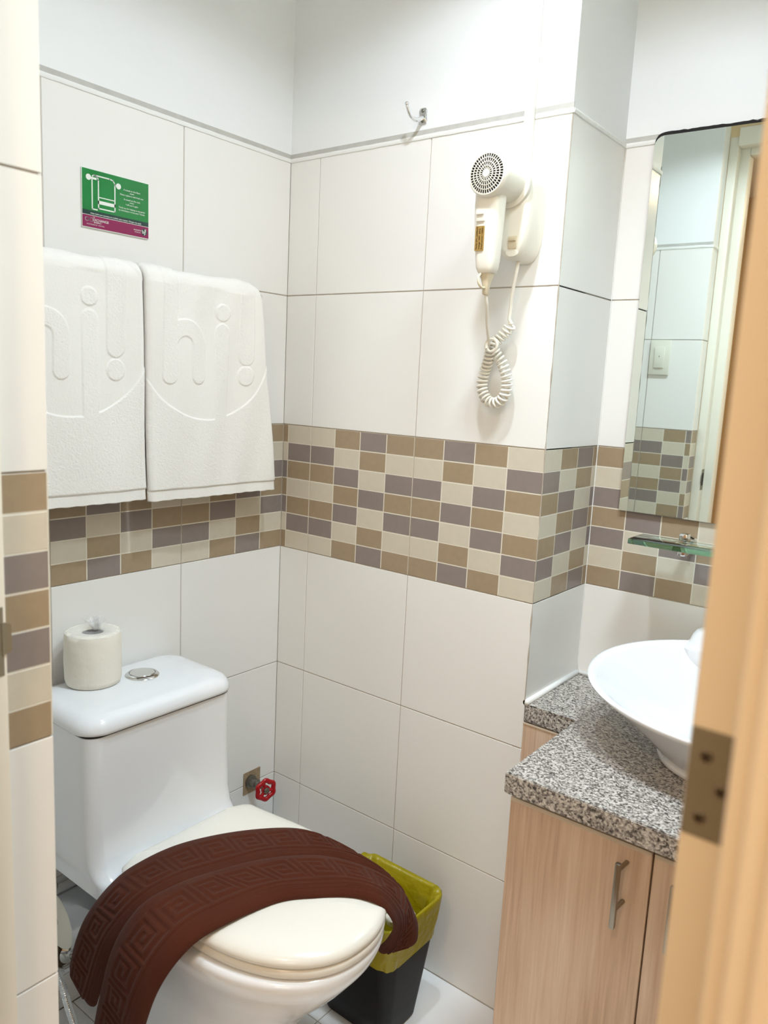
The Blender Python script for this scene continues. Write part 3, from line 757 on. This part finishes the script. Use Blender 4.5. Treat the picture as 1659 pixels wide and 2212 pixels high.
obj('tank', bm, 'porcelain', tl, smooth=True, auto=60)
bm = NB()
x0, x1, y0, y1 = .006, .221, -.664, -.326
ring_loft(bm, [rrect(x0+g, x1-g, y0+g, y1-g, z, max(.045-g*.4, .01), 10) for z, g in ((.684, .003), (.6855, .0005), (.690, 0), (.698, .001), (.706, .005), (.712, .011), (.7165, .020), (.7195, .034), (.7213, .055), (.722, .08), (.7222, .10))])
obj('tank_lid', bm, 'porcelain', tl, smooth=True, auto=60)
bm = NB(); ring_loft(bm, [rrect(.010, .212, -.655, -.335, z, .027) for z in (.679, .6855)]); obj('lid_gap', bm, 'dark', tl)
bm = NB(); lathe(bm, [(.0325, 0), (.0325, .003), (.030, .0055), (.0255, .007), (.0245, .0045)], (.107, -.474, .7205), (0, 0, 1), 48, True, True)
fb = obj('flush_button', bm, 'chrome', tl, smooth=True, auto=35)
bm = NB(); lathe(bm, [(.0238, 0), (.0238, .0035), (.0228, .0045), (.001, .0048)], (.107, -.474, .7240), (0, 0, 1), 48)
obj('button_cap', bm, 'chrome', fb, smooth=True, auto=35)
# seat and lid
def seat_ring(z, g, n=140, cy=-.472): return toilet_ring(z, .236+g, .150-g*.9, .690-g, .1665-g, cy, .250-g*.4)
def seat_ring_r(z, g):
    r = seat_ring(z, g)
    # round the rear corners
    out = []
    for p in r:
        q = p.copy(); dx = (.236+g+.075)-q.x
        if dx > 0:
            dy = abs(q.y+.472); lim = .1665-g
            k = .055; lim2 = lim-k*(1-math.sqrt(max(0, 1-(min(dx/.075, 1))**2)))
            if dy > lim2: q.y = -.472+math.copysign(lim2, q.y+.472)
        out.append(q)
    return out
bm = NB(); ring_loft(bm, [seat_ring_r(z, g) for z, g in ((.4125, .006), (.414, .002), (.420, .000), (.4275, .001), (.430, .006))])
obj('seat', bm, 'seat', tl, smooth=True, auto=60)
bm = NB(); ring_loft(bm, [seat_ring_r(z, g) for z, g in ((.4305, .010), (.431, .004), (.4335, .0), (.439, -.001), (.445, .0015), (.4495, .007), (.4525, .015), (.4550, .028), (.4570, .048), (.4583, .075), (.459, .10), (.4592, .13))])
obj('seat_lid', bm, 'seat', tl, smooth=True, auto=60)
for y in (-.56, -.385):
    bm = NB(); lathe(bm, [(.012, 0), (.012, .05)], (.244, y-.025, .430), (0, 1, 0), 20); obj('hinge', bm, 'seat', tl, smooth=True, auto=40)

# ---------------------------------------------------------------- wrapped toilet roll on the tank
rl = thing('toilet_roll', 'plastic wrapped toilet roll standing on the tank lid', 'toilet roll', (.070, -.557, .722))
bm = NB(); lathe(bm, [(.0195, .004), (.0195, 0), (.045, 0), (.0495, .003), (.0515, .012), (.0520, .05), (.0515, .092), (.0495, .100), (.044, .1025), (.0215, .1005), (.0195, .098), (.0195, .004)], (.070, -.557, .7215), (0, 0, 1), 56, False, False)
for v in bm.verts:
    d = .0012*noise.noise(v.co*38); c = Vector((.070, -.557, v.co.z)); r = (v.co-c)
    if r.length > .03: v.co += r.normalized()*d
obj('paper', bm, 'paper', rl, smooth=True, auto=50)
bm = NB(); lathe(bm, [(.0192, 0), (.0192, .097), (.0180, .097), (.0180, .002), (.001, .002)], (.070, -.557, .7220), (0, 0, 1), 32, False, True); obj('core', bm, 'card', rl, smooth=True, auto=50)
bm = NB()
for q in range(4):
    a0 = q*.8+.2; rows = []
    for i in range(7):
        t = i/6; w = .006+.016*t
        rows.append([Vector((.058+.004*q-.004*t+w*u*math.cos(a0)+.004*t*math.sin(9*u+q), -.545+w*u*math.sin(a0)+.004*t*math.cos(7*u+2*q), .820+.026*t*(1-.25*abs(math.sin(5*u+q))))) for u in [-1+2*k/24 for k in range(25)]])
    ring_loft(bm, rows, False, False, closed=False)
rows = []
for i in range(6):   # crinkled film lying over the top of the roll
    r = .016+.034*i/5
    rows.append([Vector((.070+r*math.cos(a), -.557+r*math.sin(a), .8255-.0035*(i/5)**3+.0016*noise.noise(Vector((r*80, 4*math.cos(a), 4*math.sin(a)))))) for a in [2*PI*k/64 for k in range(64)]])
ring_loft(bm, rows, False, False)
obj('plastic_wrap', bm, 'film', rl, smooth=True)

# ---------------------------------------------------------------- brown bath mat
KEY = ['########.', '#........', '#.######.', '#.#....#.', '#.#.##.#.', '#.#..#.#.', '#.####.#.', '#......#.', '.#######.']
KEY = ['#########.', '#.......#.', '#.#####.#.', '#.#...#.#.', '#.#.###.#.', '#.#.....#.', '#.#######.', '#.........', '##########']
kb = np.array([[1.0 if c == '#' else 0 for c in r] for r in KEY]); kb = np.kron(kb, np.ones((8, 8)))
for _ in range(3):
    kb = (kb+np.roll(kb, 1, 1)+np.roll(kb, -1, 1))/3
    kp = np.pad(kb, ((1, 1), (0, 0)), 'edge'); kb = (kp[:-2]+kp[1:-1]+kp[2:])/3
def keyval(s, v):
    h, w = kb.shape; i = (np.clip(v, 0, .9999)*h).astype(int); j = ((s % 1)*w).astype(int)
    return kb[i, j]*((v > 0) & (v < 1))
def mat_lobe(E1, E2, th, period, flip):
    NU, NV = 620, 110
    A = catmull(E1, NU); B = catmull(E2, NU)
    A = np.array([tuple(p) for p in A]); B = np.array([tuple(p) for p in B])
    Cn = (A+B)/2; T = np.gradient(Cn, axis=0); T /= np.linalg.norm(T, axis=1)[:, None]
    W = B-A; wl = np.linalg.norm(W, axis=1)[:, None]; Wd = W/wl
    N = np.cross(T, Wd); N /= np.linalg.norm(N, axis=1)[:, None]
    if N[NU//2, 2] < 0: N = -N
    for _ in range(12):
        N[1:-1] = (N[:-2]+N[1:-1]+N[2:])/3
    N /= np.linalg.norm(N, axis=1)[:, None]
    s = np.concatenate([[0], np.cumsum(np.linalg.norm(np.diff(Cn, axis=0), axis=1))])
    v = np.linspace(0, 1, NV)
    # top profile, fuller towards the fold (v = 1 side)
    prof = (1-np.abs(2*v-1)**4.2)**(1/2)*(.70+.30*v)
    endt = np.clip(np.minimum(s, s[-1]-s)/.018, 0, 1); endt = np.sqrt(np.clip(1-(1-endt)**2, 0, 1))
    verts = []
    key = keyval(s[:, None]/period+0*v[None], ((v[None]-.20)/.55 if not flip else (v[None]-.20)/.55)+0*s[:, None])
    rib = np.where(v > .80, np.sin(v*260)*.0005, 0)[None]*np.ones((NU+1, 1))
    wav = .0022*np.sin(s*37)[:, None]*np.sin(v*5)[None]
    H = th*prof[None]*(.35+.65*endt[:, None])+.0024*(key-.5)*np.minimum(1, endt[:, None]+.2)+rib+wav*prof[None]
    edge_in = (1-endt[:, None])*(v[None]-.5)*.25
    top = A[:, None, :]+W[:, None, :]*(v[None, :, None]-edge_in[:, :, None])+N[:, None, :]*H[:, :, None]
    bot = A[:, None, :]+W[:, None, :]*(v[None, :, None]-edge_in[:, :, None])+N[:, None, :]*(.0012*np.ones_like(H)[:, :, None])
    return top, bot
def grid_faces(nu, nv, base, rev):
    idx = np.arange(nu*nv).reshape(nu, nv)+base
    q = np.stack([idx[:-1, :-1], idx[:-1, 1:], idx[1:, 1:], idx[1:, :-1]], -1).reshape(-1, 4)
    return (q[:, ::-1] if rev else q), idx
lobes = [
    ([(.200, -.690, .262), (.222, -.688, .330), (.245, -.680, .385), (.272, -.655, .438), (.283, -.610, .4605), (.290, -.520, .4605), (.337, -.420, .4600), (.406, -.342, .4590), (.478, -.318, .4530), (.560, -.303, .4300), (.625, -.292, .395)],
     [(.290, -.697, .235), (.322, -.697, .315), (.355, -.690, .395), (.384, -.663, .448), (.398, -.615, .4610), (.418, -.552, .4615), (.456, -.458, .4615), (.515, -.384, .4600), (.560, -.352, .4560), (.605, -.322, .436), (.640, -.300, .400)], .013),
    ([(.298, -.706, .190), (.318, -.704, .280), (.350, -.698, .390), (.376, -.669, .455), (.388, -.616, .4690), (.407, -.548, .4700), (.448, -.458, .4700), (.511, -.386, .4680), (.572, -.345, .4560), (.625, -.308, .425), (.662, -.292, .372), (.668, -.290, .320)],
     [(.405, -.712, .165), (.440, -.712, .275), (.474, -.704, .380), (.498, -.672, .440), (.513, -.622, .4600), (.538, -.520, .4615), (.578, -.465, .4610), (.620, -.424, .4600), (.660, -.402, .4530), (.672, -.375, .410), (.640, -.345, .348), (.598, -.322, .290)], .017)]
V, F = [], []
base = 0
for E1, E2, th in lobes:
    top, bot = mat_lobe(E1, E2, th, .060, False)
    nu, nv = top.shape[:2]
    f1, i1 = grid_faces(nu, nv, base, False); f2, i2 = grid_faces(nu, nv, base+nu*nv, True)
    V += top.reshape(-1, 3).tolist()+bot.reshape(-1, 3).tolist(); F += f1.tolist()+f2.tolist()
    loop1 = list(i1[0, :])+list(i1[1:, -1])+list(i1[-1, ::-1][1:])+list(i1[::-1, 0][1:-1])
    loop2 = [a+nu*nv for a in loop1]; m = len(loop1)
    F += [(int(loop1[k]), int(loop2[k]), int(loop2[(k+1) % m]), int(loop1[(k+1) % m])) for k in range(m)]
    base += 2*nu*nv
bmx = bpy.data.meshes.new('tmp'); bmx.from_pydata(V, [], F); bm = NB(); bm.from_mesh(bmx); bpy.data.meshes.remove(bmx)
tag(obj('bath_mat', bm, 'brown_terry', smooth=True, auto=75), 'folded dark brown bath mat with Greek key pattern, draped over the toilet lid', 'bath mat')

# ---------------------------------------------------------------- bin, liner, tissue
def binr(z, g=0, n=10):
    t = z/.28
    x0 = .395-.010*t; x1 = .560+.036*t; y0 = -.232-.036*t; y1 = -.105+.020*t
    return rrect(x0+g, x1-g, y0+g, y1-g, z, .030, n)
bm = NB()
ring_loft(bm, [binr(.0005, .004), binr(.006)]+[binr(z) for z in (.05, .12, .2, .262)]+[binr(z, .003) for z in (.262, .2, .1, .01)], True, True)
tag(obj('waste_bin', bm, 'bin', smooth=True, auto=50), 'black rectangular plastic waste bin on the floor between the toilet and the wall', 'bin')
bm = NB()
def lin_ring(z, g, amp, ph):
    r = binr(z, g, 24); out = []; n = len(r)
    for k, p in enumerate(r):
        nn = noise.noise(Vector((math.cos(2*PI*k/n)*3, math.sin(2*PI*k/n)*3, z*14+ph)))
        c = Vector((.49, -.17, z)); d = (p-c).normalized()
        out.append(p+d*amp*nn+Vector((0, 0, amp*1.4*noise.noise(Vector((k*.13, ph, 0))))))
    return out
ring_loft(bm, [lin_ring(.188, -.0035, .003, 1), lin_ring(.20, -.0025, .003, 1), lin_ring(.23, -.0025, .003, 1.5), lin_ring(.26, -.002, .003, 2), lin_ring(.280, -.002, .003, 3), lin_ring(.286, .001, .004, 4),
               lin_ring(.278, .008, .005, 5), lin_ring(.24, .012, .007, 6), lin_ring(.19, .016, .009, 7), lin_ring(.13, .02, .008, 8), lin_ring(.08, .026, .006, 9)], False, True)
tag(obj('bin_liner', bm, 'bag', smooth=True), 'yellow green plastic bag lining the black bin, folded over its rim', 'bin liner')
bm = NB(); bmesh.ops.create_icosphere(bm, subdivisions=4, radius=.026, matrix=Matrix.Translation((.536, -.150, .226)))
for v in bm.verts: v.co += v.normal*.012*noise.noise(v.co*45)+v.normal*.006*noise.noise(v.co*110)
tag(obj('tissue', bm, 'paper', smooth=True, auto=30), 'crumpled white tissue inside the lined bin', 'tissue')

# ---------------------------------------------------------------- red stop valve
sv = thing('stop_valve', 'stop valve with red scalloped handwheel on the left wall, right of the tank', 'valve', (0, -.08, .30))
bm = NB()
k = 40; q = rrect(-.1065, -.0500, .2745, .3335, 0, .002, 2)
ring_loft(bm, [[Vector((x, p.x+.0012*noise.noise(Vector((p.x*300, p.y*300, 1))), p.y)) for p in q] for x in (-.001, .0012)])
obj('wall_cutout', bm, 'rough_cement', sv)
bm = NB(); lathe(bm, [(.0165, 0), (.0165, .006), (.0125, .008), (.0125, .024), (.0095, .026), (.0095, .034), (.006, .036), (.006, .060)], (.001, -.084, .307), (1, 0, 0), 6*4)
obj('stem', bm, 'iron', sv, smooth=True, auto=30)
wc = Vector((.062, -.0885, .3075)); ax = Vector((1, -.28, .04)).normalized()
uu = Vector((0, 0, 1)); uu = (uu-ax*uu.dot(ax)).normalized(); vv = ax.cross(uu)
bm = NB(); n = 90; m = 12; vr = []
for i in range(n):
    a = 2*PI*i/n; R = .0225+.0016*math.cos(6*a); d = math.cos(a)*uu+math.sin(a)*vv
    vr.append([wc+d*(R+.0062*math.cos(2*PI*j/m))+ax*.0048*math.sin(2*PI*j/m) for j in range(m)])
ring_loft(bm, vr+[vr[0]], False, False)
for s in range(3):
    a = 2*PI*s/3+.3; d = math.cos(a)*uu+math.sin(a)*vv
    tube(bm, [wc+d*.004, wc+d*.020], .0042, 8)
lathe(bm, [(.0115, -.003), (.0115, .003)], wc, ax, 20)
bmesh.ops.remove_doubles(bm, verts=bm.verts, dist=1e-6)
obj('handwheel', bm, 'red', sv, smooth=True, auto=50)
bm = NB(); lathe(bm, [(.0080, .0), (.0080, .006), (.005, .0075), (.001, .0078)], wc, ax, 6); obj('nut', bm, 'iron', sv)

# ---------------------------------------------------------------- paper holder, angle valve, hose
ph = thing('paper_holder', 'chrome toilet paper holder low on the left wall beside the toilet', 'paper holder', (.0, -.66, .24))
bm = NB(); rs = []
for k in range(22):
    a = math.radians(140-185*k/21); r = .066
    rs.append([Vector((.037+(r+d)*math.cos(a), y, .234+(r+d)*math.sin(a))) for d, y in ((0, -.628), (.0014, -.628), (.0014, -.520), (0, -.520))])
ring_loft(bm, rs); obj('cover', bm, 'chrome', ph, smooth=True, auto=50)
bm = NB(); tube(bm, [(.037, -.630, .2335), (.037, -.512, .2335)], .006, 12); box(bm, .0005, .038, -.516, -.512, .229, .238); box(bm, .0005, .004, -.62, -.512, .215, .28)
obj('spindle', bm, 'chrome', ph, smooth=True, auto=40)
bm = NB(); lathe(bm, [(.021, 0), (.052, 0), (.056, .003), (.0565, .05), (.056, .102), (.052, .105), (.021, .105)], (.037, -.622, .2335), (0, 1, 0), 56)
tag(obj('toilet_roll', bm, 'paper', smooth=True, auto=50), 'used toilet roll in the chrome holder at the lower left', 'toilet roll')

av = thing('angle_valve', 'chrome angle valve on the left wall below the paper holder', 'valve', (.0, -.575, .12))
bm = NB(); lathe(bm, [(.024, 0), (.024, .003), (.016, .008), (.0105, .010), (.0105, .035)], (.0005, -.575, .122), (1, 0, 0), 28)
lathe(bm, [(.0145, 0), (.0145, .020)], (.030, -.575, .122), (1, 0, 0), 8); obj('valve_body', bm, 'chrome', av, smooth=True, auto=30)
bm = NB(); q = rrect(-.603, -.528, .088, .158, 0, .004, 2)
ring_loft(bm, [[Vector((x, p.x+.004*noise.noise(Vector((p.x*90, p.y*90, 1))), p.y+.004*noise.noise(Vector((p.x*90, p.y*90, 5))))) for p in q] for x in (-.001, .0012)])
o = obj('wall_cutout', bm, 'damp', av); o['label'] = 'dark broken tile opening around the pipe'
bm = NB(); tube(bm, [(.042, -.575, .122), (.042, -.60, .122), (.042, -.618, .122)], .0085, 16)
tube(bm, [(.042, -.575, .122), (.042, -.575, .098)], .009, 16); obj('outlet', bm, 'chrome', av, smooth=True, auto=40)
bm = NB(); rs = [[Vector((.062+h, -.575+.017*(1+.12*math.cos(4*a))*math.cos(a), .122+.017*(1+.12*math.cos(4*a))*math.sin(a))) for a in [2*PI*k/40 for k in range(40)]] for h in (-.010, .008)]
ring_loft(bm, rs); obj('knob', bm, 'chrome', av, smooth=True, auto=40)
bm = NB()
hp = catmull([(.042, -.618, .122), (.068, -.640, .148), (.096, -.646, .140), (.101, -.637, .090), (.101, -.626, .045), (.104, -.620, .010)], 420)
tube(bm, hp, [.0066+.0011*math.sin(i*.85) for i in range(421)], 12)
tag(obj('bidet_hose', bm, 'chrome', smooth=True), 'ribbed metal hose hanging from the angle valve to the floor', 'hose')

# ---------------------------------------------------------------- light switch seen in the mirror
sw = thing('light_switch', 'ivory light switch on the tiled wall, seen only in the mirror', 'light switch', (.41, YF, 1.44))
boxobj('face_plate', (.405, .473, YF+.0004, YF+.008, 1.382, 1.498), 'switch', sw, bev=.002)
rk = boxobj('rocker', (.422, .456, YF+.007, YF+.0125, 1.405, 1.475), 'switch', sw, bev=.0015)
boxobj('marker', (.4385, .440, YF+.0122, YF+.0128, 1.441, 1.446), 'dark', rk)

# ---------------------------------------------------------------- ceiling lamps
M['diff'] = bpy.data.materials.new('lit_diffuser'); M['diff'].use_nodes = True
_b = M['diff'].node_tree.nodes['Principled BSDF']; _b.inputs['Base Color'].default_value = (.9, .9, .9, 1)
_b.inputs['Emission Color'].default_value = (1, .98, .95, 1); _b.inputs['Emission Strength'].default_value = 2
LL = {'vanity': 'wide flat round ceiling lamp above the washbasin', 'main': 'small deep round ceiling lamp in the middle of the bathroom', 'corridor': 'round ceiling lamp in the corridor outside the door'}
for n, x, y, sz, w, c, hr, lz, hdp in LAMPS:
    t = thing('ceiling_lamp', LL[n], 'ceiling lamp', (x, y, CEIL))
    bm = NB(); lathe(bm, [(hr+.012, 0), (hr+.012, -hdp+.006), (hr+.008, -hdp), (hr, -hdp), (hr, -.004), (.001, -.004)], (x, y, CEIL-.0005), (0, 0, 1), 64, True, True)
    obj('housing', bm, 'trunk', t, smooth=True, auto=40)
    bm = NB();
    lathe(bm, [(sz/2, 0), (sz/2, .012)], (x, y, lz+.001), (0, 0, 1), 40); obj('diffuser', bm, 'diff', t)
# unseen frame made up around the added corridor fill light
bm = NB(); box(bm, 1.14, 2.18, -2.502, -2.48, .62, .68); box(bm, 1.14, 2.18, -2.502, -2.48, 2.02, 2.08); box(bm, 1.14, 1.19, -2.502, -2.48, .68, 2.02); box(bm, 2.13, 2.18, -2.502, -2.48, .68, 2.02)
struct(obj('fill_light_frame', bm, 'frame'))
